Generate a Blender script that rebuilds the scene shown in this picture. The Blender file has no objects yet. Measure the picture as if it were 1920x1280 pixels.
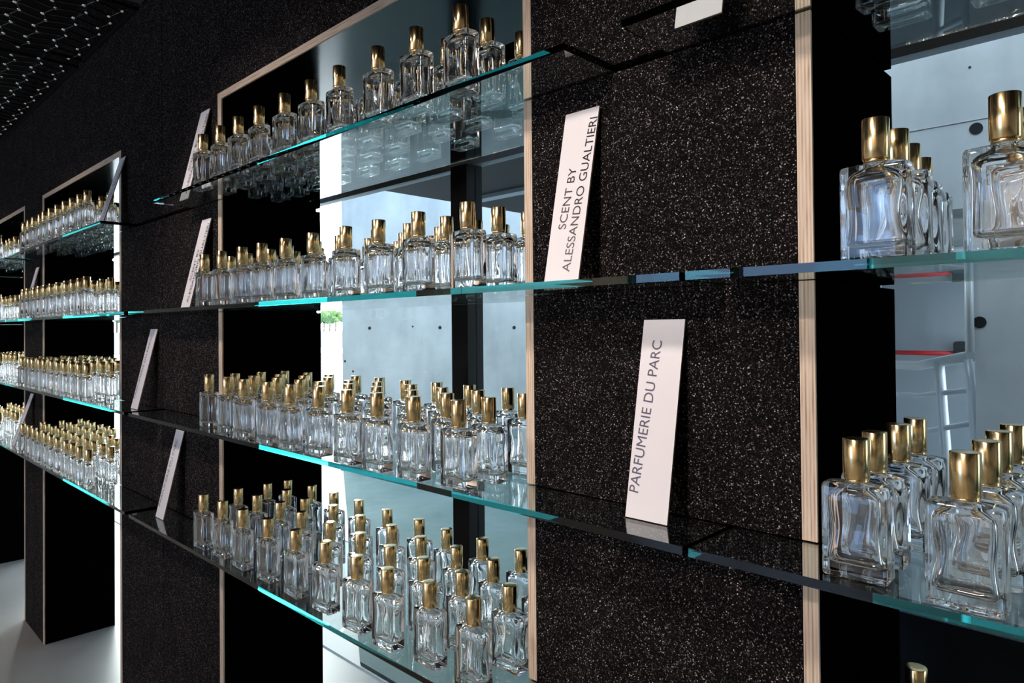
import bpy, bmesh, math, random
from mathutils import Vector, Matrix

scene = bpy.context.scene
C = scene.collection
PI = math.pi
EYE = 1.5736                      # eye height above the floor; wall face is the plane y = 0


def W(z):                         # height relative to the eye -> world height
    return z + EYE


# ------------------------------------------------------------------ camera
F_PX, YAW, PITCH, ROLL, CY = 1295.19, 0.77244, 0.011205, -0.009053, -39.63
cam_data = bpy.data.cameras.new('camera')
cam = bpy.data.objects.new('camera', cam_data)
C.objects.link(cam)
r0 = Vector((math.cos(YAW), math.sin(YAW), 0))
d0 = Vector((-math.sin(YAW), math.cos(YAW), 0))
u0 = Vector((0, 0, 1))
d1 = d0 * math.cos(PITCH) + u0 * math.sin(PITCH)
u1 = -d0 * math.sin(PITCH) + u0 * math.cos(PITCH)
r2 = r0 * math.cos(ROLL) + u1 * math.sin(ROLL)
u2 = -r0 * math.sin(ROLL) + u1 * math.cos(ROLL)
m = Matrix((r2, u2, -d1)).transposed().to_4x4()
m.translation = Vector((0, -0.85, EYE))
cam.matrix_world = m
cam_data.sensor_width = 36.0
cam_data.lens = F_PX / 1920.0 * 36.0
cam_data.shift_y = CY / 1920.0
cam_data.clip_start = 0.02
cam_data.clip_end = 500
scene.camera = cam

# ------------------------------------------------------------------ view and light
vs = scene.view_settings
scene.display_settings.display_device = 'sRGB'
vs.view_transform = 'Standard'
vs.look = 'None'
vs.exposure = 0.0
vs.gamma = 1.0
vs.use_curve_mapping = False

cy = scene.cycles
cy.max_bounces = 36
cy.transmission_bounces = 36
cy.transparent_max_bounces = 24
cy.glossy_bounces = 10
cy.diffuse_bounces = 3
cy.caustics_refractive = True
cy.caustics_reflective = True
cy.blur_glossy = 0.4
cy.sample_clamp_indirect = 20.0
cy.use_denoising = True

world = bpy.data.worlds.new('overcast_sky')
scene.world = world
world.use_nodes = True
wt = world.node_tree
bg = wt.nodes['Background']
bg.inputs[1].default_value = 1.0
wg = wt.nodes.new('ShaderNodeTexCoord')
wsep = wt.nodes.new('ShaderNodeSeparateXYZ')
wt.links.new(wg.outputs['Generated'], wsep.inputs[0])
wr = wt.nodes.new('ShaderNodeValToRGB')          # hazy white horizon, bluer overhead
wr.color_ramp.elements[0].position = 0.02
wr.color_ramp.elements[0].color = (0.92, 0.99, 1.0, 1)
wr.color_ramp.elements[1].position = 0.75
wr.color_ramp.elements[1].color = (0.66, 0.83, 1.0, 1)
wt.links.new(wsep.outputs[2], wr.inputs[0])
wm = wt.nodes.new('ShaderNodeMapRange')          # clear blue on the side away from the window front
wm.inputs['From Min'].default_value = 0.25
wm.inputs['From Max'].default_value = -0.55
wt.links.new(wsep.outputs[1], wm.inputs['Value'])
wx = wt.nodes.new('ShaderNodeMix')
wx.data_type = 'RGBA'
wz = wt.nodes.new('ShaderNodeMapRange')          # only low over the horizon
wz.inputs['From Min'].default_value = 0.55
wz.inputs['From Max'].default_value = 0.25
wt.links.new(wsep.outputs[2], wz.inputs['Value'])
wmul = wt.nodes.new('ShaderNodeMath')
wmul.operation = 'MULTIPLY'
wt.links.new(wm.outputs[0], wmul.inputs[0])
wt.links.new(wz.outputs[0], wmul.inputs[1])
wt.links.new(wmul.outputs[0], wx.inputs[0])
wt.links.new(wr.outputs[0], wx.inputs[6])
wx.inputs[7].default_value = (0.36, 0.60, 1.0, 1)
wsc = wt.nodes.new('ShaderNodeVectorMath')
wsc.operation = 'SCALE'
wsc.inputs['Scale'].default_value = 4.6
wt.links.new(wx.outputs[2], wsc.inputs[0])
wdot = wt.nodes.new('ShaderNodeVectorMath')       # hazy glow of the sun side, over the street outside
wdot.operation = 'DOT_PRODUCT'
wdot.inputs[1].default_value = (-0.79, 0.58, 0.20)
wt.links.new(wg.outputs['Generated'], wdot.inputs[0])
wgl = wt.nodes.new('ShaderNodeMapRange')
wgl.interpolation_type = 'SMOOTHSTEP'
wgl.inputs['From Min'].default_value = 0.35
wgl.inputs['From Max'].default_value = 0.98
wt.links.new(wdot.outputs['Value'], wgl.inputs['Value'])
wgs = wt.nodes.new('ShaderNodeVectorMath')
wgs.operation = 'SCALE'
wgs.inputs[0].default_value = (1.0, 0.965, 0.91)
wt.links.new(wgl.outputs[0], wgs.inputs['Scale'])
wgk = wt.nodes.new('ShaderNodeVectorMath')
wgk.operation = 'SCALE'
wgk.inputs['Scale'].default_value = 10.0
wt.links.new(wgs.outputs[0], wgk.inputs[0])
wadd = wt.nodes.new('ShaderNodeVectorMath')
wadd.operation = 'ADD'
wt.links.new(wsc.outputs[0], wadd.inputs[0])
wt.links.new(wgk.outputs[0], wadd.inputs[1])
wt.links.new(wadd.outputs[0], bg.inputs[0])


def spot(name, loc, aim, watts, size_deg, color, blend=0.7, radius=0.06):
    l = bpy.data.lights.new(name, 'SPOT')
    l.energy = watts
    l.color = color
    l.spot_size = math.radians(size_deg)
    l.spot_blend = blend
    l.shadow_soft_size = radius
    o = bpy.data.objects.new(name, l)
    C.objects.link(o)
    o.location = loc
    o.rotation_euler = (Vector(aim) - Vector(loc)).to_track_quat('-Z', 'Y').to_euler()
    return o


WARM = (1.0, 0.87, 0.78)
spot('display_spot', (-0.50, -1.10, W(0.85)), (-0.55, 0.0, W(-0.45)), 46, 84, WARM, 0.75)
spot('display_spot', (-0.35, -2.70, W(1.06)), (-0.62, 0.0, W(-0.42)), 150, 44, WARM, 0.8)  # added fill lamp, softens the shelf shadow bands on the pillar
spot('display_spot', (-1.90, -1.25, W(0.88)), (-1.70, 0.0, W(-0.30)), 70, 84, WARM)
spot('display_spot', (-3.60, -1.25, W(0.88)), (-3.60, 0.0, W(-0.30)), 34, 84, WARM)
spot('display_spot', (-5.30, -1.25, W(0.88)), (-5.20, 0.0, W(-0.30)), 28, 84, WARM)

YB_AIM = -6.2
for lx in (-6.8, -5.0, -3.2, -1.4, 0.4):               # second row of ceiling lamps, further into the room, aimed down, plus added fill lamps
    spot('room_fill', (lx - 0.2, -4.1, W(1.10)), (lx - 0.2, YB_AIM, W(-0.1)), 200, 100, (1.0, 0.84, 0.70), 0.8, 0.06)  # added lamp, brightens the bottles by lighting the opposite wall
    spot('ceiling_downlight', (lx, -2.5, W(1.05)), (lx, -2.3, 0.0), 170, 95, (1.0, 0.80, 0.62), 0.6, 0.06)


# ------------------------------------------------------------------ material helpers
class NT:
    def __init__(self, name):
        self.mat = bpy.data.materials.new(name)
        self.mat.use_nodes = True
        self.t = self.mat.node_tree
        self.n = self.t.nodes
        self.bsdf = self.n['Principled BSDF']
        self.out = self.n['Material Output']

    def node(self, typ, **kw):
        nd = self.n.new(typ)
        for k, v in kw.items():
            setattr(nd, k, v)
        return nd

    def link(self, a, b):
        self.t.links.new(a, b)

    def set(self, **kw):
        for k, v in kw.items():
            self.bsdf.inputs[k.replace('_', ' ')].default_value = v
        return self


def ramp(nt, stops):
    r = nt.node('ShaderNodeValToRGB')
    el = r.color_ramp.elements
    while len(el) > 1:
        el.remove(el[-1])
    el[0].position, el[0].color = stops[0][0], (*stops[0][1], 1)
    for p, c in stops[1:]:
        e = el.new(p)
        e.color = (*c, 1)
    return r


def plain(name, col, rough=0.5, metal=0.0, spec=0.5):
    nt = NT(name)
    nt.set(Base_Color=(*col, 1), Roughness=rough, Metallic=metal)
    nt.bsdf.inputs['Specular IOR Level'].default_value = spec
    return nt.mat


def mat_granulate():
    nt = NT('black_rubber_granulate')
    tc = nt.node('ShaderNodeTexCoord')
    vo = nt.node('ShaderNodeTexVoronoi')
    vo.inputs['Scale'].default_value = 760
    nt.link(tc.outputs['Object'], vo.inputs['Vector'])
    sep = nt.node('ShaderNodeSeparateColor')
    nt.link(vo.outputs['Color'], sep.inputs[0])
    r = ramp(nt, [(0.0, (0.0026, 0.0024, 0.0026)), (0.62, (0.0045, 0.0040, 0.0042)), (0.85, (0.015, 0.0127, 0.0130)),
                  (0.935, (0.065, 0.054, 0.054)), (0.982, (0.20, 0.172, 0.166)), (1.0, (0.50, 0.44, 0.43))])
    nt.link(sep.outputs[0], r.inputs[0])
    nz = nt.node('ShaderNodeTexNoise')
    nz.inputs['Scale'].default_value = 9
    nz.inputs['Detail'].default_value = 3
    nt.link(tc.outputs['Object'], nz.inputs['Vector'])
    nr = ramp(nt, [(0.3, (0.75, 0.75, 0.75)), (0.7, (1.15, 1.12, 1.10))])
    nt.link(nz.outputs[0], nr.inputs[0])
    mx = nt.node('ShaderNodeMix', data_type='RGBA', blend_type='MULTIPLY')
    mx.inputs[0].default_value = 1
    nt.link(r.outputs[0], mx.inputs[6])
    nt.link(nr.outputs[0], mx.inputs[7])
    nt.link(mx.outputs[2], nt.bsdf.inputs['Base Color'])
    bp = nt.node('ShaderNodeBump')
    bp.inputs['Strength'].default_value = 0.5
    bp.inputs['Distance'].default_value = 0.001
    nt.link(sep.outputs[1], bp.inputs['Height'])
    nt.link(bp.outputs[0], nt.bsdf.inputs['Normal'])
    nt.set(Roughness=0.9)
    nt.bsdf.inputs['Specular IOR Level'].default_value = 0.03
    return nt.mat


def mat_ply(name, axis):
    nt = NT(name)
    tc = nt.node('ShaderNodeTexCoord')
    sp = nt.node('ShaderNodeSeparateXYZ')
    nt.link(tc.outputs['Object'], sp.inputs[0])
    wv = nt.node('ShaderNodeMath', operation='MULTIPLY')
    wv.inputs[1].default_value = 2 * PI / 0.0044
    nt.link(sp.outputs[axis], wv.inputs[0])
    sn = nt.node('ShaderNodeMath', operation='SINE')
    nt.link(wv.outputs[0], sn.inputs[0])
    mp = nt.node('ShaderNodeMapping')
    sc = [220, 220, 220]
    sc[2 if axis == 0 else 0] = 14
    mp.inputs['Scale'].default_value = sc
    nt.link(tc.outputs['Object'], mp.inputs[0])
    nz = nt.node('ShaderNodeTexNoise')
    nz.inputs['Scale'].default_value = 1
    nz.inputs['Detail'].default_value = 2
    nt.link(mp.outputs[0], nz.inputs['Vector'])
    ad = nt.node('ShaderNodeMath', operation='MULTIPLY_ADD')
    ad.inputs[1].default_value = 0.17
    nt.link(sn.outputs[0], ad.inputs[0])
    nt.link(nz.outputs[0], ad.inputs[2])
    r = ramp(nt, [(0.18, (0.30, 0.20, 0.13)), (0.42, (0.50, 0.385, 0.29)), (0.75, (0.61, 0.495, 0.39))])
    nt.link(ad.outputs[0], r.inputs[0])
    nt.link(r.outputs[0], nt.bsdf.inputs['Base Color'])
    nt.set(Roughness=0.6)
    nt.bsdf.inputs['Specular IOR Level'].default_value = 0.3
    return nt.mat


def mat_clear_glass(name, rough):
    nt = NT(name)
    g = nt.node('ShaderNodeBsdfGlass')
    g.inputs['IOR'].default_value = 1.5
    g.inputs['Roughness'].default_value = rough
    g.inputs['Color'].default_value = (1, 1, 1, 1)
    nt.link(g.outputs[0], nt.out.inputs[0])
    return nt.mat


def mat_shelf_glass():
    nt = NT('green_float_glass')
    g = nt.node('ShaderNodeBsdfGlass')
    g.inputs['IOR'].default_value = 1.52
    g.inputs['Roughness'].default_value = 0.0
    g.inputs['Color'].default_value = (1, 1, 1, 1)
    nt.link(g.outputs[0], nt.out.inputs['Surface'])
    v = nt.node('ShaderNodeVolumeAbsorption')
    v.inputs['Color'].default_value = (0.0, 0.79, 0.77, 1)
    v.inputs['Density'].default_value = 9.5
    nt.link(v.outputs[0], nt.out.inputs['Volume'])
    return nt.mat


def mat_pane():
    nt = NT('window_pane_glass')
    lw = nt.node('ShaderNodeLayerWeight')
    lw.inputs[0].default_value = 0.5
    pw = nt.node('ShaderNodeMath', operation='POWER')
    pw.inputs[1].default_value = 5.0
    nt.link(lw.outputs['Facing'], pw.inputs[0])
    fr = nt.node('ShaderNodeMath', operation='MULTIPLY_ADD')
    fr.inputs[1].default_value = 0.6
    fr.inputs[2].default_value = 0.006
    nt.link(pw.outputs[0], fr.inputs[0])
    tr = nt.node('ShaderNodeBsdfTransparent')
    tr.inputs[0].default_value = (0.93, 0.97, 0.97, 1)
    gl = nt.node('ShaderNodeBsdfGlossy')
    gl.inputs['Roughness'].default_value = 0.0
    mx = nt.node('ShaderNodeMixShader')
    nt.link(fr.outputs[0], mx.inputs[0])
    nt.link(tr.outputs[0], mx.inputs[1])
    nt.link(gl.outputs[0], mx.inputs[2])
    nt.link(mx.outputs[0], nt.out.inputs[0])
    return nt.mat


def mat_gold():
    nt = NT('brushed_gold_metal')
    tc = nt.node('ShaderNodeTexCoord')
    mp = nt.node('ShaderNodeMapping')
    mp.inputs['Scale'].default_value = (2200, 2200, 18)
    nt.link(tc.outputs['Object'], mp.inputs[0])
    nz = nt.node('ShaderNodeTexNoise')
    nz.inputs['Scale'].default_value = 1
    nt.link(mp.outputs[0], nz.inputs['Vector'])
    r = ramp(nt, [(0.3, (0.15, 0.15, 0.15)), (0.7, (0.24, 0.24, 0.24))])
    nt.link(nz.outputs[0], r.inputs[0])
    nt.link(r.outputs[0], nt.bsdf.inputs['Roughness'])
    nt.set(Base_Color=(0.93, 0.70, 0.36, 1), Metallic=1.0)
    return nt.mat


def mat_concrete(name, c0, c1):
    nt = NT(name)
    tc = nt.node('ShaderNodeTexCoord')
    n1 = nt.node('ShaderNodeTexNoise')
    n1.inputs['Scale'].default_value = 1.7
    n1.inputs['Detail'].default_value = 8
    n1.inputs['Roughness'].default_value = 0.62
    nt.link(tc.outputs['Object'], n1.inputs['Vector'])
    mp = nt.node('ShaderNodeMapping')
    mp.inputs['Scale'].default_value = (7, 7, 0.9)
    nt.link(tc.outputs['Object'], mp.inputs[0])
    n2 = nt.node('ShaderNodeTexNoise')
    n2.inputs['Scale'].default_value = 1
    n2.inputs['Detail'].default_value = 5
    nt.link(mp.outputs[0], n2.inputs['Vector'])
    ad = nt.node('ShaderNodeMath', operation='MULTIPLY_ADD')
    ad.inputs[1].default_value = 0.45
    nt.link(n2.outputs[0], ad.inputs[0])
    nt.link(n1.outputs[0], ad.inputs[2])
    r = ramp(nt, [(0.45, c0), (0.95, c1)])
    nt.link(ad.outputs[0], r.inputs[0])
    nt.link(r.outputs[0], nt.bsdf.inputs['Base Color'])
    nt.set(Roughness=0.85)
    nt.bsdf.inputs['Specular IOR Level'].default_value = 0.15
    return nt.mat


def mat_leaf():
    nt = NT('leaf_green')
    tc = nt.node('ShaderNodeTexCoord')
    nz = nt.node('ShaderNodeTexNoise')
    nz.inputs['Scale'].default_value = 1.5
    nt.link(tc.outputs['Object'], nz.inputs['Vector'])
    r = ramp(nt, [(0.35, (0.06, 0.13, 0.05)), (0.65, (0.24, 0.34, 0.09))])
    nt.link(nz.outputs[0], r.inputs[0])
    nt.link(r.outputs[0], nt.bsdf.inputs['Base Color'])
    nt.set(Roughness=0.7)
    return nt.mat


M = dict(
    granulate=mat_granulate(),
    plyv=mat_ply('plywood_edge_upright', 0),
    plyh=mat_ply('plywood_edge_level', 2),
    laminate=plain('matt_black_laminate', (0.0015, 0.0015, 0.0016), 1.0, 0, 0.0),
    satin=plain('satin_black_laminate', (0.003, 0.003, 0.0035), 0.125, 0, 0.36),
    glass=mat_clear_glass('clear_bottle_glass', 0.0),
    glassin=mat_clear_glass('moulded_inner_glass', 0.0),
    shelf=mat_shelf_glass(),
    pane=mat_pane(),
    gold=mat_gold(),
    card=plain('white_card', (0.68, 0.645, 0.655), 0.5, 0, 0.2),
    cardedge=plain('brown_card_core', (0.16, 0.12, 0.09), 0.8),
    ink=plain('black_ink', (0.012, 0.011, 0.012), 0.35),
    inkgrey=plain('glint_greyed_ink', (0.085, 0.075, 0.115), 0.35),  # black ink, light glinting on it put into the colour
    concrete=mat_concrete('board_marked_concrete', (0.31, 0.325, 0.33), (0.50, 0.515, 0.52)),
    paleconcrete=mat_concrete('pale_cast_concrete', (0.42, 0.43, 0.44), (0.72, 0.73, 0.74)),
    shadeteal=mat_concrete('dark_teal_shade_and_joints', (0.10, 0.15, 0.15), (0.16, 0.215, 0.215)),  # dark teal with shade put in for slab and forecourt, also formwork joints
    hole=plain('dark_tie_hole', (0.012, 0.012, 0.014), 0.9),
    frame=plain('black_window_steel', (0.008, 0.008, 0.009), 0.45, 0, 0.3),
    headgrey=plain('grey_head_profile', (0.24, 0.29, 0.33), 0.45),
    canopy=plain('dark_canopy_soffit', (0.012, 0.014, 0.016), 0.6, 0, 0.2),
    floor=None,
    dark=plain('black_plaster', (0.009, 0.009, 0.010), 0.8, 0, 0.1),
    grey=plain('dark_grey_board', (0.045, 0.045, 0.052), 0.7),
    mesh=plain('burnished_steel_mesh', (0.10, 0.105, 0.115), 0.18, 1.0),
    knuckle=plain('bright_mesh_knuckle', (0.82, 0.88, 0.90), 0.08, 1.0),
    rail=plain('galvanised_tube', (0.74, 0.78, 0.82), 0.35, 0.2),
    red=plain('red_push_bar', (0.55, 0.02, 0.025), 0.35),
    blackplastic=plain('black_plastic', (0.01, 0.01, 0.012), 0.4),
    doorgrey=plain('grey_painted_door', (0.34, 0.38, 0.42), 0.5),
    leaf=mat_leaf(),
    plaster=plain('warm_white_plaster', (0.62, 0.56, 0.50), 0.9, 0, 0.1),
    navy=plain('dark_navy_shade', (0.006, 0.009, 0.014), 0.35, 0, 0.3),
    bark=plain('bark', (0.12, 0.10, 0.09), 0.9),
    plaza=plain('pale_paving', (0.72, 0.72, 0.71), 0.8),
    road=plain('grey_asphalt', (0.34, 0.35, 0.36), 0.9),
    bank=plain('pale_gravel_bank', (0.62, 0.63, 0.60), 0.9),
)


def mat_floor():
    nt = NT('poured_resin_floor')
    tc = nt.node('ShaderNodeTexCoord')
    nz = nt.node('ShaderNodeTexNoise')
    nz.inputs['Scale'].default_value = 2.5
    nz.inputs['Detail'].default_value = 6
    nt.link(tc.outputs['Object'], nz.inputs['Vector'])
    r = ramp(nt, [(0.35, (0.19, 0.20, 0.205)), (0.7, (0.235, 0.245, 0.25))])
    nt.link(nz.outputs[0], r.inputs[0])
    nt.link(r.outputs[0], nt.bsdf.inputs['Base Color'])
    nt.set(Roughness=0.32)
    nt.bsdf.inputs['Specular IOR Level'].default_value = 0.45
    return nt.mat


M['floor'] = mat_floor()


# ------------------------------------------------------------------ mesh helpers
def bx(bm, x0, x1, y0, y1, z0, z1, mi=0):
    vs_ = [bm.verts.new(p) for p in ((x0, y0, z0), (x1, y0, z0), (x1, y1, z0), (x0, y1, z0),
                                     (x0, y0, z1), (x1, y0, z1), (x1, y1, z1), (x0, y1, z1))]
    fs = []
    for q in ((0, 3, 2, 1), (4, 5, 6, 7), (0, 1, 5, 4), (1, 2, 6, 5), (2, 3, 7, 6), (3, 0, 4, 7)):
        f = bm.faces.new([vs_[i] for i in q])
        f.material_index = mi
        fs.append(f)
    return fs


def tube(bm, pts, r, seg=10, mi=0):
    rings = []
    n = len(pts)
    for i, p in enumerate(pts):
        p = Vector(p)
        t = (Vector(pts[min(i + 1, n - 1)]) - Vector(pts[max(i - 1, 0)])).normalized()
        a = t.cross(Vector((0, 0, 1)))
        if a.length < 1e-3:
            a = t.cross(Vector((1, 0, 0)))
        a.normalize()
        b = t.cross(a).normalized()
        rings.append([bm.verts.new(p + (a * math.cos(2 * PI * k / seg) + b * math.sin(2 * PI * k / seg)) * r)
                      for k in range(seg)])
    for i in range(n - 1):
        for k in range(seg):
            f = bm.faces.new((rings[i][k], rings[i][(k + 1) % seg], rings[i + 1][(k + 1) % seg], rings[i + 1][k]))
            f.smooth = True
            f.material_index = mi
    for rg in (rings[0], rings[-1]):
        f = bm.faces.new(rg)
        f.material_index = mi


def disc(bm, c, nrm, r, h, seg=14, mi=1):
    """a shallow plug of height h standing on c along nrm"""
    tube(bm, [Vector(c) - Vector(nrm) * h, Vector(c) + Vector(nrm) * h], r, seg, mi)


def to_obj(name, bm, mats, parent=None, bevel=0.0, smooth=False):
    bmesh.ops.recalc_face_normals(bm, faces=bm.faces)
    if bevel:
        bmesh.ops.bevel(bm, geom=list(bm.edges), offset=bevel, segments=2, affect='EDGES', clamp_overlap=True)
    me = bpy.data.meshes.new(name)
    bm.to_mesh(me)
    bm.free()
    for mm in (mats if isinstance(mats, (list, tuple)) else [mats]):
        me.materials.append(mm)
    if smooth:
        for p in me.polygons:
            p.use_smooth = True
    o = bpy.data.objects.new(name, me)
    C.objects.link(o)
    if parent:
        o.parent = parent
    return o


def box(name, dims, mats, parent=None, bevel=0.0):
    bm = bmesh.new()
    bx(bm, *dims)
    return to_obj(name, bm, mats, parent, bevel)


def tag(o, label, cat, group=None):
    o['label'] = label
    o['category'] = cat
    if group:
        o['group'] = group
    return o


def struct(o):
    o['kind'] = 'structure'
    return o


def empty(name, loc):
    o = bpy.data.objects.new(name, None)
    o.empty_display_size = 0.1
    o.location = loc
    C.objects.link(o)
    return o


def rnd(seed):
    return random.Random(seed)


# ------------------------------------------------------------------ measured frame of the wall
CEIL = 1.17
R = 0.3207                     # depth of the openings
TI, TO = 0.6771, 0.6968        # opening head, under side and top of its plywood
TOPS = {1: 0.3929, 2: 0.0654, 3: -0.2621, 4: -0.5871}     # shelf top faces
TH = 0.0102
PROT, DEEP = 0.1187, 0.205
FAC = 0.93                     # facade plane
HEADZ = 0.652
# bay: left outer ply, left inner, right inner, right outer, panel limits, shelf limits, short top shelf limits
BAYS = {
    0: dict(a=-5.8307, ai=-5.8065, bi=-4.585, b=-4.5608, pl=-6.26, pr=-4.3635, s=(-6.26, -4.3635), s1=(-5.98, -4.40)),
    1: dict(a=-4.1608, ai=-4.1366, bi=-2.939, b=-2.9153, pl=-4.3595, pr=-2.483, s=(-4.357, -2.484), s1=(-4.31, -2.738)),
    2: dict(a=-2.0300, ai=-2.0056, bi=-0.7967, b=-0.7784, pl=-2.479, pr=-0.3391, s=(-2.440, -0.4328), s1=(-2.205, -0.6085)),
    3: dict(a=-0.3383, ai=-0.3193, bi=0.880, b=0.902, pl=-0.3391, pr=1.34, s=(-0.4247, 1.34), s1=(-0.58, 1.05)),
}
BAYNAME = {0: 'far left bay', 1: 'left bay', 2: 'middle bay', 3: 'right bay'}
SHELFNAME = {1: 'top', 2: 'second', 3: 'third', 4: 'bottom'}

# ------------------------------------------------------------------ the room
XL, XR, YB = -9.0, 4.2, -6.2
struct(box('floor', (XL - 0.2, XR + 0.2, YB - 0.2, FAC + 0.02, -0.12, 0.0), M['floor']))
struct(box('ceiling', (XL - 0.2, XR + 0.2, YB - 0.2, FAC + 0.06, W(1.42), W(1.52)), M['dark']))
struct(box('wall_left', (XL - 0.2, XL, YB, FAC, 0.0, W(1.42)), M['plaster']))
struct(box('wall_right', (XR, XR + 0.2, YB, FAC, 0.0, W(1.42)), M['plaster']))
# wall opposite the display, with a band of tall windows
bm = bmesh.new()
WX0, WX1, WZ0, WZ1 = -4.75, -2.05, 0.02, 2.72
bx(bm, XL, WX0, YB - 0.2, YB, 0.0, W(1.42))
bx(bm, WX1, XR, YB - 0.2, YB, 0.0, W(1.42))
bx(bm, WX0, WX1, YB - 0.2, YB, 0.0, WZ0)
bx(bm, WX0, WX1, YB - 0.2, YB, WZ1, W(1.42))
struct(to_obj('wall_opposite', bm, M['plaster']))
bm = bmesh.new()
for k in range(3):
    x = WX0 + (WX1 - WX0) * k / 2
    bx(bm, x - 0.05, x + 0.05, YB - 0.15, YB - 0.05, WZ0, WZ1)
wf = struct(to_obj('window_2', bm, M['frame']))

# facade behind the shelving: head, mullions, panes
bm = bmesh.new()
bx(bm, XL, XR, FAC, FAC + 0.12, W(HEADZ), W(1.42))
struct(to_obj('wall_facade', bm, M['dark']))
w1 = struct(box('window_1', (XL, XR, FAC + 0.005, FAC + 0.05, W(HEADZ) - 0.028, W(HEADZ)), M['headgrey']))
bm = bmesh.new()
MULL = [-7.0, -4.62, -1.985, 0.62, 3.2]
for x in MULL:
    bx(bm, x - 0.046, x + 0.046, FAC - 0.03, FAC + 0.05, 0.0, W(HEADZ) - 0.028)
fr = to_obj('mullions', bm, M['frame'], w1)
bm = bmesh.new()
for a, b in zip(MULL[:-1], MULL[1:]):
    bx(bm, a + 0.046, b - 0.046, FAC + 0.012, FAC + 0.018, 0.0, W(HEADZ) - 0.028)
to_obj('glass_panes', bm, M['pane'], w1)

# ------------------------------------------------------------------ outdoors
struct(box('ground_outside', (-40, 12, FAC + 0.06, 40, -0.14, -0.02), M['plaza']))
# added dark slab, standing in for deep shade low outside the right hand window
struct(box('shade_slab_right', (-1.20, 3.0, 1.02, 1.10, -0.1, W(-0.70)), M['navy']))
# main concrete wall, turned about thirty degrees to the facade
wc = Vector((-6.90, 3.45))
wd = Vector((0.858, 0.5134)).normalized()
wn = Vector((wd.y, -wd.x))


def on_wall(s, z, off=0.0):
    p = wc + wd * s + wn * off
    return (p.x, p.y, z)


def ray_dir(px, py):
    a = (px - 960) / F_PX
    b = -(py - 640 - CY) / F_PX
    return d1 + r2 * a + u2 * b


def hit_wall(px, py):
    d = ray_dir(px, py)
    o = Vector((0, -0.85, EYE))
    t = ((wc.x - o.x) * wn.x + (wc.y - o.y) * wn.y) / (d.x * wn.x + d.y * wn.y)
    p = o + d * t
    return (Vector((p.x, p.y)) - wc).dot(wd), p.z


def wall_prism(bm, s0, s1, t0, t1, z0, z1, mi=0):
    vs_ = []
    for z in (z0, z1):
        for s, t in ((s0, t0), (s1, t0), (s1, t1), (s0, t1)):
            p = wc + wd * s - wn * t
            vs_.append(bm.verts.new((p.x, p.y, z)))
    for q in ((0, 3, 2, 1), (4, 5, 6, 7), (0, 1, 5, 4), (1, 2, 6, 5), (2, 3, 7, 6), (3, 0, 4, 7)):
        bm.faces.new([vs_[i] for i in q]).material_index = mi


bm = bmesh.new()
wall_prism(bm, 0.0, 9.0, 0.0, 0.35, -0.1, 5.5)
for px, py, r in ((693, 615, .019), (774, 612, .010), (825, 614, .019), (964, 614, .019), (647, 677, .013), (662, 696, .012)):
    s, z = hit_wall(px, py)
    disc(bm, on_wall(s, z), (wn.x, wn.y, 0), r, 0.002)
for s in (1.55, 4.3):            # formwork joints
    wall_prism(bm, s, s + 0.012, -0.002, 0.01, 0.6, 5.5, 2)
struct(to_obj('wall_outside', bm, [M['concrete'], M['hole'], M['shadeteal']]))
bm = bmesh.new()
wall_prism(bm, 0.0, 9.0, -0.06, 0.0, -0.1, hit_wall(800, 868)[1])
struct(to_obj('shade_slab_left', bm, M['shadeteal']))  # added slab, light fading down the wall put into its dark teal
# forecourt in front of that wall, shade put into its teal
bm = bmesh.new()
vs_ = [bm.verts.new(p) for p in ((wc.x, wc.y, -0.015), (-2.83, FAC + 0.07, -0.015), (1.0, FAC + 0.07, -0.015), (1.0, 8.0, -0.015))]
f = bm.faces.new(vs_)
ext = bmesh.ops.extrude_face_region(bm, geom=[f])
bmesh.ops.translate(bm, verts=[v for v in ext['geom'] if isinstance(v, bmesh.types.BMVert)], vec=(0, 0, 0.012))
struct(to_obj('path_outside', bm, M['shadeteal']))
# canopy with a pale gutter
cn = struct(box('ceiling_canopy', (-4.13, -1.3, FAC + 0.13, 3.9, W(1.0), W(1.2)), M['canopy']))
struct(box('trim_2', (-4.10, -1.3, 2.70, 2.80, W(1.0) - 0.03, W(1.0) - 0.001), M['headgrey']))

# right hand concrete wall with a recess holding a door and handrails
YR = 1.9
DX, DZ = -0.508, W(0.393)
bm = bmesh.new()
bx(bm, DX, 3.0, YR, YR + 0.3, -0.1, 4.4)
bx(bm, -1.28, DX, YR, YR + 0.3, DZ, 4.4)
for px, z, r in ((-0.494, W(.656), .020), (-0.493, W(.005), .020), (-0.509, W(.867), .004)):
    disc(bm, (px, YR, z), (0, 1, 0), r, 0.002)
rg = rnd(5)
pts = []
for k in range(9):
    pts.append((-0.72 + 0.085 * k, YR, W(0.686) - 0.0008 * k + rg.uniform(-.002, .002)))
tube(bm, pts, 0.0022, 6, 2)
struct(to_obj('wall_stair', bm, [M['paleconcrete'], M['hole'], M['road']]))
struct(box('wall_recess_left', (-1.40, -1.28, YR, 3.4, -0.1, DZ), M['concrete']))
struct(box('ceiling_recess', (-1.28, DX, YR + 0.3, 3.4, DZ + 0.02, DZ + 0.14), M['concrete']))
dr = struct(box('door_1', (-1.28, 0.5, 3.40, 3.46, -0.1, 3.0), M['doorgrey']))
pb = bmesh.new()
tube(pb, [(-1.25, 3.31, W(-0.152)), (-0.83, 3.31, W(-0.152))], 0.0125)
to_obj('push_bar', pb, M['red'], dr)
bm = bmesh.new()
bx(bm, -0.86, -0.80, 3.29, 3.398, W(-0.17), W(-0.09))
to_obj('push_bar_bracket', bm, M['blackplastic'], dr, 0.006)
bm = bmesh.new()
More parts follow.
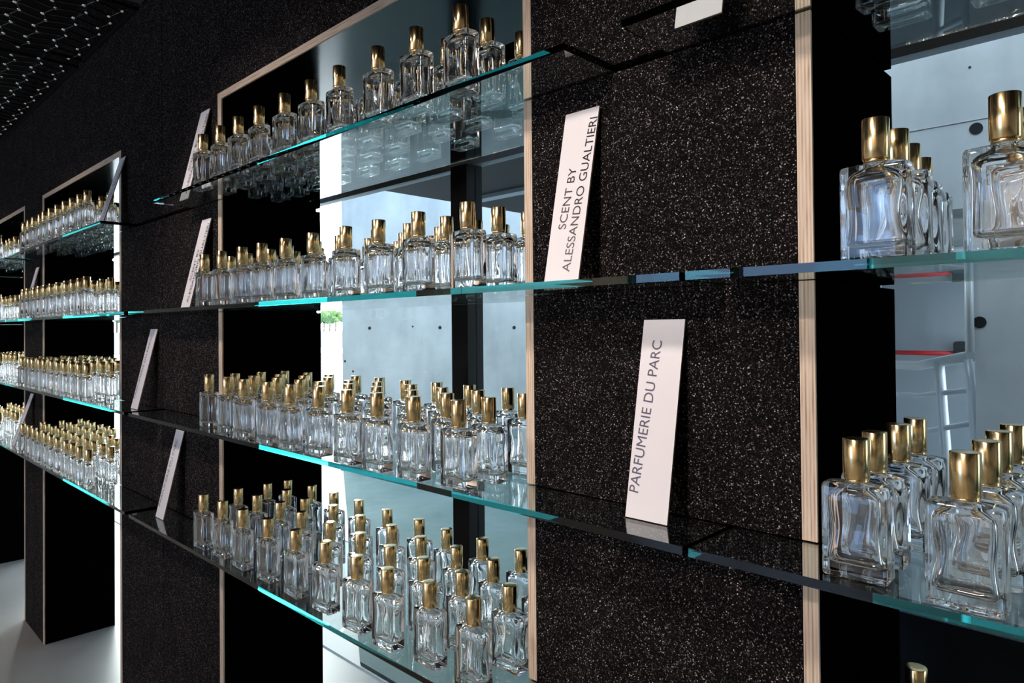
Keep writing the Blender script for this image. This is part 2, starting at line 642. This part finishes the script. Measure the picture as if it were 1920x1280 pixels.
tube(bm, [(-0.518, YR - 0.02, W(-0.095)), (-0.518, YR - 0.02, W(0.40))], 0.0135, 12)
tag(to_obj('steel_tube_post', bm, M['rail']), 'upright pale steel tube at the edge of the concrete recess outside', 'post')

# stair railing in the recess
rl = empty('stair_railing', (-0.75, 2.45, 0))
rl.location = (-0.75, 2.45, 0)


def rail_part(name, pts, r):
    b = bmesh.new()
    tube(b, [Vector(p) - Vector((-0.75, 2.45, 0)) for p in pts], r, 10)
    return to_obj(name, b, M['rail'], rl)


rail_part('handrail', [(-1.20, 2.55, W(-.180)), (-0.835, 2.55, W(-.180)), (-0.565, 2.15, W(-.118))], 0.021)
rail_part('middle_rail', [(-1.20, 2.55, W(-.31)), (-0.835, 2.55, W(-.31)), (-0.565, 2.15, W(-.243))], 0.011)
rail_part('lower_rail', [(-1.20, 2.55, W(-.47)), (-0.835, 2.55, W(-.47)), (-0.565, 2.15, W(-.365))], 0.011)
rail_part('post', [(-0.69, 2.34, 0.0), (-0.69, 2.34, W(-.55)), (-0.705, 2.345, W(-.30)), (-0.715, 2.35, W(-.15))], 0.020)
rail_part('post', [(-0.555, 2.15, 0.0), (-0.555, 2.15, W(-.5)), (-0.565, 2.15, W(-.28)), (-0.575, 2.15, W(-.13))], 0.015)
tag(rl, 'galvanised tubular stair railing with bent handrail outside the right hand window', 'railing')
bm = bmesh.new()
for z in (.335, .245):
    tube(bm, [(-1.2, 2.9, W(z)), (-0.45, 2.9, W(z + 0.02))], 0.013)
for x in (-1.1, -0.62):
    tube(bm, [(x, 2.92, 0.0), (x, 2.92, W(.345))], 0.012)
tag(to_obj('upper_guard_rail', bm, M['rail']), 'thin double guard rail higher up in the concrete recess', 'railing')

# far street with trees
struct(box('road_outside', (-60, -20, 18.2, 24.5, -0.14, -0.012), M['road']))
bm = bmesh.new()
bx(bm, -95, -34, 33.4, 48.0, -0.1, 1.42)
struct(to_obj('bank_outside', bm, M['bank']))


def tree(loc, h, seed, label):
    g = rnd(seed)
    root = empty('street_tree', loc)
    b = bmesh.new()
    tube(b, [(0, 0, 0), (0.05, 0, h * .3), (0.0, 0.03, h * .55)], h * .035, 7)
    for k in range(3):
        tube(b, [(0, 0, h * .42), (g.uniform(-.3, .3) * h, g.uniform(-.2, .2) * h, h * .68)], h * .016, 5)
    to_obj('trunk', b, M['bark'], root)
    b = bmesh.new()
    for k in range(15):
        c = Vector((g.uniform(-.42, .42) * h, g.uniform(-.25, .25) * h, g.uniform(.5, .95) * h))
        v = bmesh.ops.create_icosphere(b, subdivisions=2, radius=g.uniform(.10, .2) * h)['verts']
        for q in v:
            q.co = q.co * g.uniform(.85, 1.12) + c
    to_obj('crown', b, M['leaf'], root, smooth=False)
    tag(root, label, 'tree', 'street trees')


def at_y(px, py, y):
    d = ray_dir(px, py)
    o = Vector((0, -0.85, EYE))
    return o + d * ((y - o.y) / d.y)


for px, h, sd, y, lb in ((607, 1.9, 2, 34.6, 'small green street tree beside the dark edge of the middle bay, far outside'),
                         (629, 2.2, 7, 40.0, 'darker green street tree close to the outdoor concrete wall, far outside'),
                         (618, 2.6, 4, 45.5, 'yellow-green street tree between two others in the narrow bright strip outside'),
                         (219, 2.3, 9, 16.0, 'green tree seen through the bright strip of the left bay')):
    p = at_y(px, 633, y)
    tree((p.x, p.y, 1.42 if px > 300 else 1.5), h, sd, lb)
bm = bmesh.new()
bx(bm, -66, -46, 15.0, 17.0, -0.1, 1.5)
struct(to_obj('bank_outside_left', bm, M['bank']))

# ------------------------------------------------------------------ display units
UNITS = {}
for n, b in BAYS.items():
    root = empty('display_unit', (b['pl'], 0, 0))
    UNITS[n] = root
    ox = Vector((b['pl'], 0, 0))

    def part(name, dims, mats, parent=root, slots=False):
        # slots: the piece is cut through at the height of each shelf
        x0_, x1_, y0_, y1_, z0_, z1_ = dims
        bm_ = bmesh.new()
        zs = [z0_]
        if slots:
            for sh in (4, 3, 2, 1):
                zs += [W(TOPS[sh]) - TH - .0008, W(TOPS[sh]) + .0014]
        zs.append(z1_)
        for k_ in range(0, len(zs), 2):
            bx(bm_, x0_ - b['pl'], x1_ - b['pl'], y0_, y1_, zs[k_], zs[k_ + 1])
        return to_obj(name, bm_, mats, parent)

    if n != 3:
        part('front_panel', (b['pl'], b['a'] - .0008, 0.0, 0.018, 0.0, W(1.40)), M['granulate'], slots=True)
    part('front_panel', (b['b'] + .0008, b['pr'], 0.0, 0.018, 0.0, W(1.40)), M['granulate'], slots=True)
    part('front_panel', (b['a'] - .0008, b['b'] + .0008, 0.0, 0.018, W(TO) + .0008, W(1.40)), M['granulate'])
    for x0, x1 in ((b['a'], b['ai']), (b['bi'], b['b'])):
        sp = part('side_panel', (x0, x1, 0.004, R, 0.0, W(TI)), M['laminate'], slots=True)
        part('plywood_edge', (x0 + .0003, x1 - .0003, 0.0, 0.004, 0.0, W(TI)), M['plyv'], sp, slots=True)
    hp = part('header_panel', (b['a'], b['b'], 0.004, R, W(TI), W(TO)), M['satin'])
    part('plywood_edge', (b['a'], b['b'], 0.0, 0.004, W(TI), W(TO)), M['plyh'], hp)
    if n != 3:
        part('back_filler', (b['pl'], b['a'], R - 0.02, R, 0.0, W(1.40)), M['laminate'])
    part('back_filler', (b['b'], b['pr'], R - 0.02, R, 0.0, W(1.40)), M['laminate'])

tag(UNITS[0], 'black display unit farthest along the wall, cut off by the left edge', 'display unit', 'display units')
tag(UNITS[1], 'black display unit second from the far end, its opening reaching the pale floor', 'display unit', 'display units')
tag(UNITS[2], 'black granulate display unit with the whole lit window opening in the middle', 'display unit', 'display units')
tag(UNITS[3], 'nearest black display unit with a pale plywood post at the right side', 'display unit', 'display units')

# ------------------------------------------------------------------ glass shelves
SHELF_LABEL = {0: 'of the bay cut off by the left edge', 1: 'of the left bay, beyond the wide black pillar',
               2: 'of the middle bay', 3: 'of the right bay with the largest bottles'}
for n, b in BAYS.items():
    for s in (1, 2, 3, 4):
        z1 = W(TOPS[s])
        z0 = z1 - TH
        x0, x1 = b['s1'] if s == 1 else b['s']
        if n == 3 and s == 1:
            x0 = -0.512
        bm = bmesh.new()
        bx(bm, x0, x1, -PROT, DEEP, z0, z1)
        o = to_obj('glass_shelf', bm, M['shelf'])
        tag(o, '%s green-edged glass shelf %s' % (SHELFNAME[s], SHELF_LABEL[n]), 'shelf', 'glass shelves')

# ------------------------------------------------------------------ perfume bottles
HB, HT = 0.098, 0.1435
BW, BD = 0.0318, 0.0152       # half width, half depth


def rr_ring(hw, hd, rad, n=5):
    """rounded rectangle outline with points along its sides"""
    out = []
    rad = min(rad, hd * .95, hw * .95)
    for cx_, cy_, a0 in ((hw - rad, hd - rad, 0), (-hw + rad, hd - rad, 90), (-hw + rad, -hd + rad, 180), (hw - rad, -hd + rad, 270)):
        for k in range(n + 1):
            a = math.radians(a0 + 90 * k / n)
            out.append((cx_ + rad * math.cos(a), cy_ + rad * math.sin(a)))
        nx = {0: (-1, 0), 90: (0, -1), 180: (1, 0), 270: (0, 1)}[a0]
        L = 2 * (hw - rad) if nx[0] else 2 * (hd - rad)
        m_ = 7 if nx[0] else 3
        lx, ly = out[-1]
        for k in range(1, m_):
            out.append((lx + nx[0] * L * k / m_, ly + nx[1] * L * k / m_))
    return out


def loft(bm, rings, close0=True, close1=True, flip=False):
    vr = [[bm.verts.new(p) for p in r_] for r_ in rings]
    n = len(vr[0])
    fs = []
    for i in range(len(vr) - 1):
        for k in range(n):
            q = (vr[i][k], vr[i][(k + 1) % n], vr[i + 1][(k + 1) % n], vr[i + 1][k])
            fs.append(bm.faces.new(q[::-1] if flip else q))
    for c, ring in ((close0, vr[0]), (close1, vr[-1])):
        if c:
            first = ring is vr[0]
            q = ring[::-1] if (first != flip) else ring
            fs.append(bm.faces.new(q))
    return fs


def bottle_mesh(seed):
    g = rnd(seed)
    ph = [g.uniform(0, 6.28) for _ in range(8)]
    bm = bmesh.new()

    # outer skin: nearly square edged block, faces very slightly wavy
    def outer(z, sx, sy, rad):
        ring = []
        for x, y in rr_ring(BW * sx, BD * sy, rad):
            w = 0.00010 * math.sin(x * 200 + ph[0] + z * 50) + 0.00008 * math.sin(z * 130 + ph[1] + x * 90)
            ring.append((x, y + (w if y > 0 else -w), z))
        return ring
    rings = [outer(0.0004, .90, .80, .0030), outer(0.0, .94, .90, .0034), outer(0.0010, .985, .965, .0040), outer(0.0030, 1, 1, .0044)]
    for k in range(1, 13):
        z = 0.003 + (0.0905 - 0.003) * k / 12
        rings.append(outer(z, 1, 1, .0044))
    rings += [outer(0.0938, .985, .97, .0042), outer(0.0957, .945, .89, .0038)]
    # shoulder to the neck
    for t, z in ((.30, .0966), (.6, .0973), (.85, .0979), (1.0, .0986)):
        base = rr_ring(BW * .945, BD * .89, .0038)
        nr = .0098
        ring = []
        for x, y in base:
            a = math.atan2(y / BD, x / BW)
            ring.append((x * (1 - t) + nr * math.cos(a) * t, y * (1 - t) + nr * math.sin(a) * t, z))
        rings.append(ring)
    rings.append([(x * .98, y * .98, .1012) for x, y, z in rings[-1]])
    # concave base: start with an inner ring pushed up
    rings.insert(0, [(x * .55, y * .5, .0016) for x, y, z in rings[0]])
    f1 = loft(bm, rings)

    # hollow inside: thick base, waisted walls
    def inner(z, hw, hd, rad):
        ring = []
        for x, y in rr_ring(hw, hd, rad):
            w = 0.00022 * math.sin(x * 200 + ph[2] + z * 40) + 0.00018 * math.sin(z * 110 + ph[3])
            u = 0.0008 * math.sin(z * 120 + ph[4] + (2.0 if x > 0 else 0.0))
            ring.append((x + u * abs(x) / .025, y + (w if y > 0 else -w), z))
        return ring
    ir = []
    z0 = 0.0125 + g.uniform(-.001, .001)
    ir.append(inner(z0 + .0012, .012, .004, .003))
    ir.append(inner(z0 + .0002, .0190, .0070, .004))
    ir.append(inner(z0 + .0012, .0225, .0092, .0045))
    for k in range(0, 15):
        t = k / 14
        z = z0 + .0045 + (0.0815 - z0 - .0045) * t
        waist = math.cos((t - .52) * PI) ** 2
        ir.append(inner(z, .0262 - .0022 * waist, .0116 - .0010 * waist, .0062))
    ir.append(inner(.0858, .0248, .0108, .0065))
    ir.append(inner(.0895, .0205, .0090, .006))
    ir.append(inner(.0925, .0120, .0068, .0055))
    ir.append(inner(.0960, .0072, .0062, .0055))
    ir.append(inner(.1002, .0068, .0060, .0055))
    for f_ in loft(bm, ir, flip=True):
        f_.material_index = 1
    for f_ in bm.faces:
        f_.smooth = True
    me = bpy.data.meshes.new('perfume_bottle')
    bm.to_mesh(me)
    bm.free()
    me.materials.append(M['glass'])
    me.materials.append(M['glassin'])
    return me


def lathe(bm, prof, seg=28):
    rings = [[bm.verts.new((r_ * math.cos(2 * PI * k / seg), r_ * math.sin(2 * PI * k / seg), z)) for k in range(seg)] for r_, z in prof]
    for i in range(len(rings) - 1):
        for k in range(seg):
            bm.faces.new((rings[i][k], rings[i][(k + 1) % seg], rings[i + 1][(k + 1) % seg], rings[i + 1][k])).smooth = True
    bm.faces.new(rings[0][::-1])
    bm.faces.new(rings[-1])


def part_mesh(name, prof, mat):
    b = bmesh.new()
    lathe(b, prof)
    me = bpy.data.meshes.new(name)
    b.to_mesh(me)
    b.free()
    me.materials.append(mat)
    return me


BM_MESH = [bottle_mesh(k) for k in range(4)]
CAPR = 0.0129
CAP = part_mesh('cap', [(CAPR - .0004, .1020), (CAPR, .1024), (CAPR, HT - .0008), (CAPR - .0004, HT - .0002), (CAPR - .0011, HT), (.004, HT + .00005)], M['gold'])
COLLAR = part_mesh('collar', [(.0080, .0989), (.0112, .0991), (.0116, .0996), (.0116, .1012), (.0112, .1018), (.0080, .1019)], M['gold'])

ORD = ['first', 'second', 'third', 'fourth', 'fifth', 'sixth', 'seventh', 'eighth', 'ninth', 'tenth', 'eleventh']
ROWN = ['front row', 'second row', 'third row', 'back row']
count = 0


def add_bottle(x, y, s, bay, col, row, g):
    global count
    o = bpy.data.objects.new('perfume_bottle', BM_MESH[g.randrange(4)])
    C.objects.link(o)
    o.location = (x, max(y, -PROT + BD + .0012), W(TOPS[s]) + 0.0004)
    o.rotation_euler = (0, 0, math.radians(g.uniform(-3.5, 3.5)) + (PI if g.random() < .5 else 0))
    c = bpy.data.objects.new('cap', CAP)
    c.parent = o
    C.objects.link(c)
    k = bpy.data.objects.new('collar', COLLAR)
    k.parent = o
    C.objects.link(k)
    tag(o, 'gold-capped clear bottle, %s, %s from left, %s shelf of the %s' % (ROWN[row], ORD[col], SHELFNAME[s], BAYNAME[bay]),
        'perfume bottle', 'perfume bottles on the %s shelf of the %s' % (SHELFNAME[s], BAYNAME[bay]))
    count += 1
    return o


S4 = {(0,0):(-1.916,-0.09),(0,1):(-1.915,0.006),(0,2):(-1.913,0.091),(0,3):(-1.912,0.153),(1,0):(-1.805,-0.085),(1,1):(-1.8,0.006),(1,2):(-1.798,0.09),(1,3):(-1.793,0.165),(2,0):(-1.683,-0.087),(2,1):(-1.681,0.011),(2,2):(-1.67,0.075),(2,3):(-1.67,0.162),(3,0):(-1.557,-0.083),(3,1):(-1.553,0.001),(3,2):(-1.549,0.087),(3,3):(-1.547,0.161),(4,0):(-1.422,-0.085),(4,1):(-1.42,-0.0),(4,2):(-1.416,0.079),(4,3):(-1.415,0.156),(5,0):(-1.298,-0.084),(5,1):(-1.295,-0.001),(5,2):(-1.294,0.082),(5,3):(-1.287,0.155),(6,0):(-1.17,-0.091),(6,1):(-1.174,-0.009),(6,2):(-1.176,0.072),(6,3):(-1.179,0.147),(7,0):(-1.067,-0.092),(7,1):(-1.065,-0.009),(7,2):(-1.07,0.08),(7,3):(-1.07,0.153),(8,0):(-0.957,-0.081),(8,1):(-0.954,-0.008),(8,2):(-0.961,0.078),(8,3):(-0.96,0.155),(9,0):(-0.847,-0.078),(9,1):(-0.843,0.003),(9,2):(-0.845,0.08)}
S3 = {(0,0):(-1.907,-0.077),(0,1):(-1.89,-0.013),(0,2):(-1.894,0.064),(0,3):(-1.883,0.13),(1,0):(-1.765,-0.088),(1,1):(-1.757,-0.023),(1,2):(-1.757,0.05),(1,3):(-1.761,0.135),(2,0):(-1.65,-0.098),(2,1):(-1.639,-0.017),(2,2):(-1.654,0.064),(2,3):(-1.622,0.121),(3,0):(-1.517,-0.105),(3,1):(-1.526,-0.017),(3,2):(-1.531,0.064),(3,3):(-1.521,0.138),(4,0):(-1.411,-0.106),(4,1):(-1.424,-0.024),(4,2):(-1.4,0.042),(4,3):(-1.416,0.137),(5,0):(-1.306,-0.094),(5,1):(-1.31,-0.017),(5,2):(-1.302,0.053),(5,3):(-1.293,0.123),(6,0):(-1.182,-0.116),(6,1):(-1.197,-0.022),(6,2):(-1.188,0.059),(6,3):(-1.186,0.128),(7,0):(-1.082,-0.11),(7,1):(-1.075,-0.027),(7,2):(-1.074,0.049),(7,3):(-1.077,0.126),(8,0):(-0.971,-0.109),(8,1):(-0.971,-0.026),(8,2):(-0.973,0.054),(8,3):(-0.968,0.13),(9,0):(-0.864,-0.092),(9,1):(-0.86,-0.026),(9,2):(-0.86,0.063)}
X2 = [-1.927, -1.816, -1.694, -1.589, -1.472, -1.350, -1.220, -1.105, -.983, -.851]
X1 = [-1.921, -1.809, -1.700, -1.587, -1.461, -1.343, -1.231, -1.095, -.977, -.858]
g = rnd(11)
for (c, r_), (x, y) in S4.items():
    add_bottle(x, y, 4, 2, c, r_, g)
for (c, r_), (x, y) in S3.items():
    add_bottle(x, y, 3, 2, c, r_, g)
Y2 = [-.080, -.009, .068, .145]
for s, XS in ((2, X2), (1, X1)):
    for c, x in enumerate(XS):
        for r_ in range(4):
            if c == 9 and r_ == 3:
                continue
            jx, jy = (0, 0) if r_ == 0 else (g.uniform(-.006, .006), g.uniform(-.006, .006))
            add_bottle(x + jx, Y2[r_] - (.006 if s == 1 else 0) + jy, s, 2, c, r_, g)
# right bay
R3 = {3: [[(-.248, -.082), (-.249, -.020), (-.247, .063), (-.246, .131)], [(-.148, -.097), (-.146, -.012), (-.149, .072), (-.147, .142)]],
      2: [[(-.223, -.088), (-.221, -.026), (-.229, .052), (-.237, .138)], [(-.115, -.084), (-.111, -.015), (-.116, .060), (-.113, .14)]],
      1: [[(-.252, -.09), (-.250, -.012), (-.252, .060), (-.254, .130)], [(-.145, -.08), (-.142, -.01), (-.146, .065), (-.148, .140)]],
      4: [[(-.25, -.085), (-.248, -.01), (-.252, .07), (-.256, .157)]]}
for s, cols in R3.items():
    for c, pts in enumerate(cols):
        for r_, (x, y) in enumerate(pts):
            if s == 4 and r_ < 2:
                continue
            add_bottle(x, y, s, 3, c, r_, g)
# left bay
XA = [-4.058, -3.951, -3.840, -3.730, -3.630, -3.515, -3.401, -3.288, -3.186, -3.079, -2.975]
YA = [-.099, -.021, .061, .143]
REST = []
for s in (4, 3, 2, 1):
    for c, x in enumerate(XA):
        for r_ in range(4):
            jx, jy = g.uniform(-.005, .005), g.uniform(-.004, .004)
            seen = {4: r_ < 2 or (r_ == 2 and c < 9) or (r_ == 3 and c < 6), 3: r_ < 2 or (r_ == 2 and c < 9) or (r_ == 3 and c < 6),
                    2: r_ < 2, 1: r_ < 2}[s]
            if seen:
                add_bottle(x + jx, YA[r_] + jy, s, 1, c, r_, g)
            else:
                REST.append((x + jx, YA[r_] + jy, s))
# bottles past the three hundred nearest: far left bay and hidden back rows, one mass
XF = [-4.665 - .11 * k for k in range(7)]
for s in (4, 3, 2, 1):
    for x in XF:
        for y in YA:
            REST.append((x + g.uniform(-.005, .005), y + g.uniform(-.004, .004), s))
bm = bmesh.new()
for x, y, s in REST:
    for me_, mi in ((BM_MESH[g.randrange(4)], None), (CAP, 2), (COLLAR, 2)):
        n0 = len(bm.verts)
        f0 = len(bm.faces)
        bm.from_mesh(me_)
        bm.verts.ensure_lookup_table()
        bm.faces.ensure_lookup_table()
        for v in bm.verts[n0:]:
            v.co += Vector((x, y, W(TOPS[s]) + .0004))
        for f_ in bm.faces[f0:]:
            if mi is not None:
                f_.material_index = mi
me = bpy.data.meshes.new('distant_bottles')
bm.to_mesh(me)
bm.free()
me.materials.append(M['glass'])
me.materials.append(M['glassin'])
me.materials.append(M['gold'])
o = bpy.data.objects.new('distant_bottles', me)
C.objects.link(o)
o['kind'] = 'stuff'
tag(o, 'mass of small gold-capped bottles in the farthest bay at the left edge', 'perfume bottles')

# ------------------------------------------------------------------ name cards
def text_mesh(name, body, mat):
    cu = bpy.data.curves.new(name, 'FONT')
    cu.body = body
    cu.size = 1
    ob = bpy.data.objects.new(name, cu)
    C.objects.link(ob)
    bpy.context.view_layer.update()
    dg = bpy.context.evaluated_depsgraph_get()
    me_ = bpy.data.meshes.new_from_object(ob.evaluated_get(dg))
    bpy.data.objects.remove(ob)
    me_.name = name
    me_.materials.clear()
    me_.materials.append(mat)
    return me_


def fit_text(me_, length, height, u0_, v0_, tilt):
    """lay the word along the card (upwards), letters' tops to the left; u0_,v0_ = baseline start"""
    xs = [v.co.x for v in me_.vertices]
    ys = [v.co.y for v in me_.vertices]
    sx = length / (max(xs) - min(xs))
    sy = height / (max(ys) - min(ys))
    x0, y0 = min(xs), min(ys)
    ca, sa = math.cos(tilt), math.sin(tilt)
    for v in me_.vertices:
        a = (v.co.x - x0) * sx        # along
        b = (v.co.y - y0) * sy        # up of letters -> left
        u = -b * ca + a * sa
        w = a * ca + b * sa
        v.co = (u0_ + u, -0.0004, v0_ + w)


CWID, CLEN, CTH = 0.066, 0.276, 0.003
SCENT = [('SCENT BY', .098, .0150, .0295, .084, 'ink'), ('ALESSANDRO GUALTIERI', .243, .0150, .0475, .016, 'ink')]
PARC = [('PARFUMERIE DU PARC', .212, .0155, .0175, .034, 'inkgrey')]


def card(cx_, s, ybot, lines, label, tilt_deg=0.0):
    b = bmesh.new()
    fs = bx(b, 0, CWID, 0, CTH, 0, CLEN, 1)
    fs[2].material_index = 0
    fs[4].material_index = 0
    o = to_obj('name_card', b, [M['card'], M['cardedge']])
    lean = math.asin(min(.9, (-ybot - .006) / CLEN))
    o.rotation_euler = (-lean, 0, 0)
    o.location = (cx_ - CWID / 2, ybot, W(TOPS[s]) + .0006 + CTH * math.sin(lean))
    for body, L, h, u_, v_, mt in lines:
        me_ = text_mesh('lettering', body, M[mt])
        fit_text(me_, L, h, u_, v_, math.radians(4.3))
        t = bpy.data.objects.new('lettering', me_)
        t.parent = o
        C.objects.link(t)
    tag(o, label, 'card', 'name cards')
    return o


card(-0.666, 2, -0.062, SCENT, 'white card reading SCENT BY ALESSANDRO GUALTIERI against the sparkling pillar between middle and right bays')
card(-0.524, 3, -0.058, PARC, 'white card reading PARFUMERIE DU PARC against the sparkling pillar between middle and right bays')
card(-0.437, 1, -0.060, SCENT[:1], 'white card cut off by the upper edge, on the top shelf beside the right bay')
card(-2.103, 1, -0.070, SCENT, 'slim white card behind the first bottle on the top shelf of the middle bay')
card(-2.097, 2, -0.070, SCENT, 'white two-line card behind the first bottle on the second shelf of the middle bay')
card(-2.545, 3, -0.070, PARC, 'narrow white card alone on the third shelf in front of the wide black pillar')
card(-2.312, 4, -0.070, PARC, 'white card alone on the bottom shelf in front of the wide black pillar')
card(-2.872, 1, -0.085, SCENT, 'white card at the right end of the top shelf of the left bay')
card(-4.236, 2, -0.070, SCENT, 'tiny white card behind bottles on the second shelf beside the narrow far pillar')
card(-4.360, 4, -0.090, PARC, 'tiny leaning white card on the bottom shelf beside the narrow far pillar')

# ------------------------------------------------------------------ ceiling mesh
def mesh_panel(x0, x1, y0, y1, label, px=.070, py=.090):
    root = empty('ceiling_mesh_panel', (x0, y1, W(CEIL)))
    b = bmesh.new()
    k = bmesh.new()
    nx = int((x1 - x0) / px)
    ny = int((y1 - y0) / py)
    for j in range(ny + 1):
        y = -py * (j + .5)
        pts = [(px * (i + (.5 if j % 2 else 0)), y + (.012 if i % 2 else -.012), 0.004 * (i % 2)) for i in range(nx + 1)]
        tube(b, pts, .0028, 4)
        for i in range(nx + 1):
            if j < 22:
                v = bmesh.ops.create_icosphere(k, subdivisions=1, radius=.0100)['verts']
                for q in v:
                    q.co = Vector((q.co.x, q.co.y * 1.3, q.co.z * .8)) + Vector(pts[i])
    for i in range(nx + 1):
        pts = [(px * (i + (.5 if j % 2 else 0)), -py * (j + .5), 0.0) for j in range(ny + 1)]
        tube(b, pts, .0028, 4)
    for f_ in k.faces:
        f_.smooth = True
    to_obj('strands', b, M['mesh'], root)
    kk = to_obj('knuckles', k, M['knuckle'], root)
    b = bmesh.new()
    w, h = x1 - x0, y1 - y0
    for d in ((0, w, -.012, 0), (0, w, -h, -h + .012), (-.004, .008, -h, 0), (w - .004, w + .008, -h, 0)):
        bx(b, *d, -.003, .010)
    to_obj('frame', b, M['dark'], root)
    tag(root, label, 'ceiling panel', 'open mesh ceiling panels')


mesh_panel(-3.40, -2.72, -2.4, 0.0, 'black open mesh ceiling panel nearer the camera, beside the plain grey ceiling board')
mesh_panel(-6.60, -3.50, -2.4, 0.0, 'long black open mesh ceiling panel farther away at the left edge')
tag(box('ceiling_board', (-2.66, -1.95, -2.4, 0.0 - .01, W(CEIL), W(CEIL) + .02), M['grey']), 'plain dark grey ceiling board above the wide black pillar', 'ceiling board')
print('individual bottles', count, 'rest', len(REST))
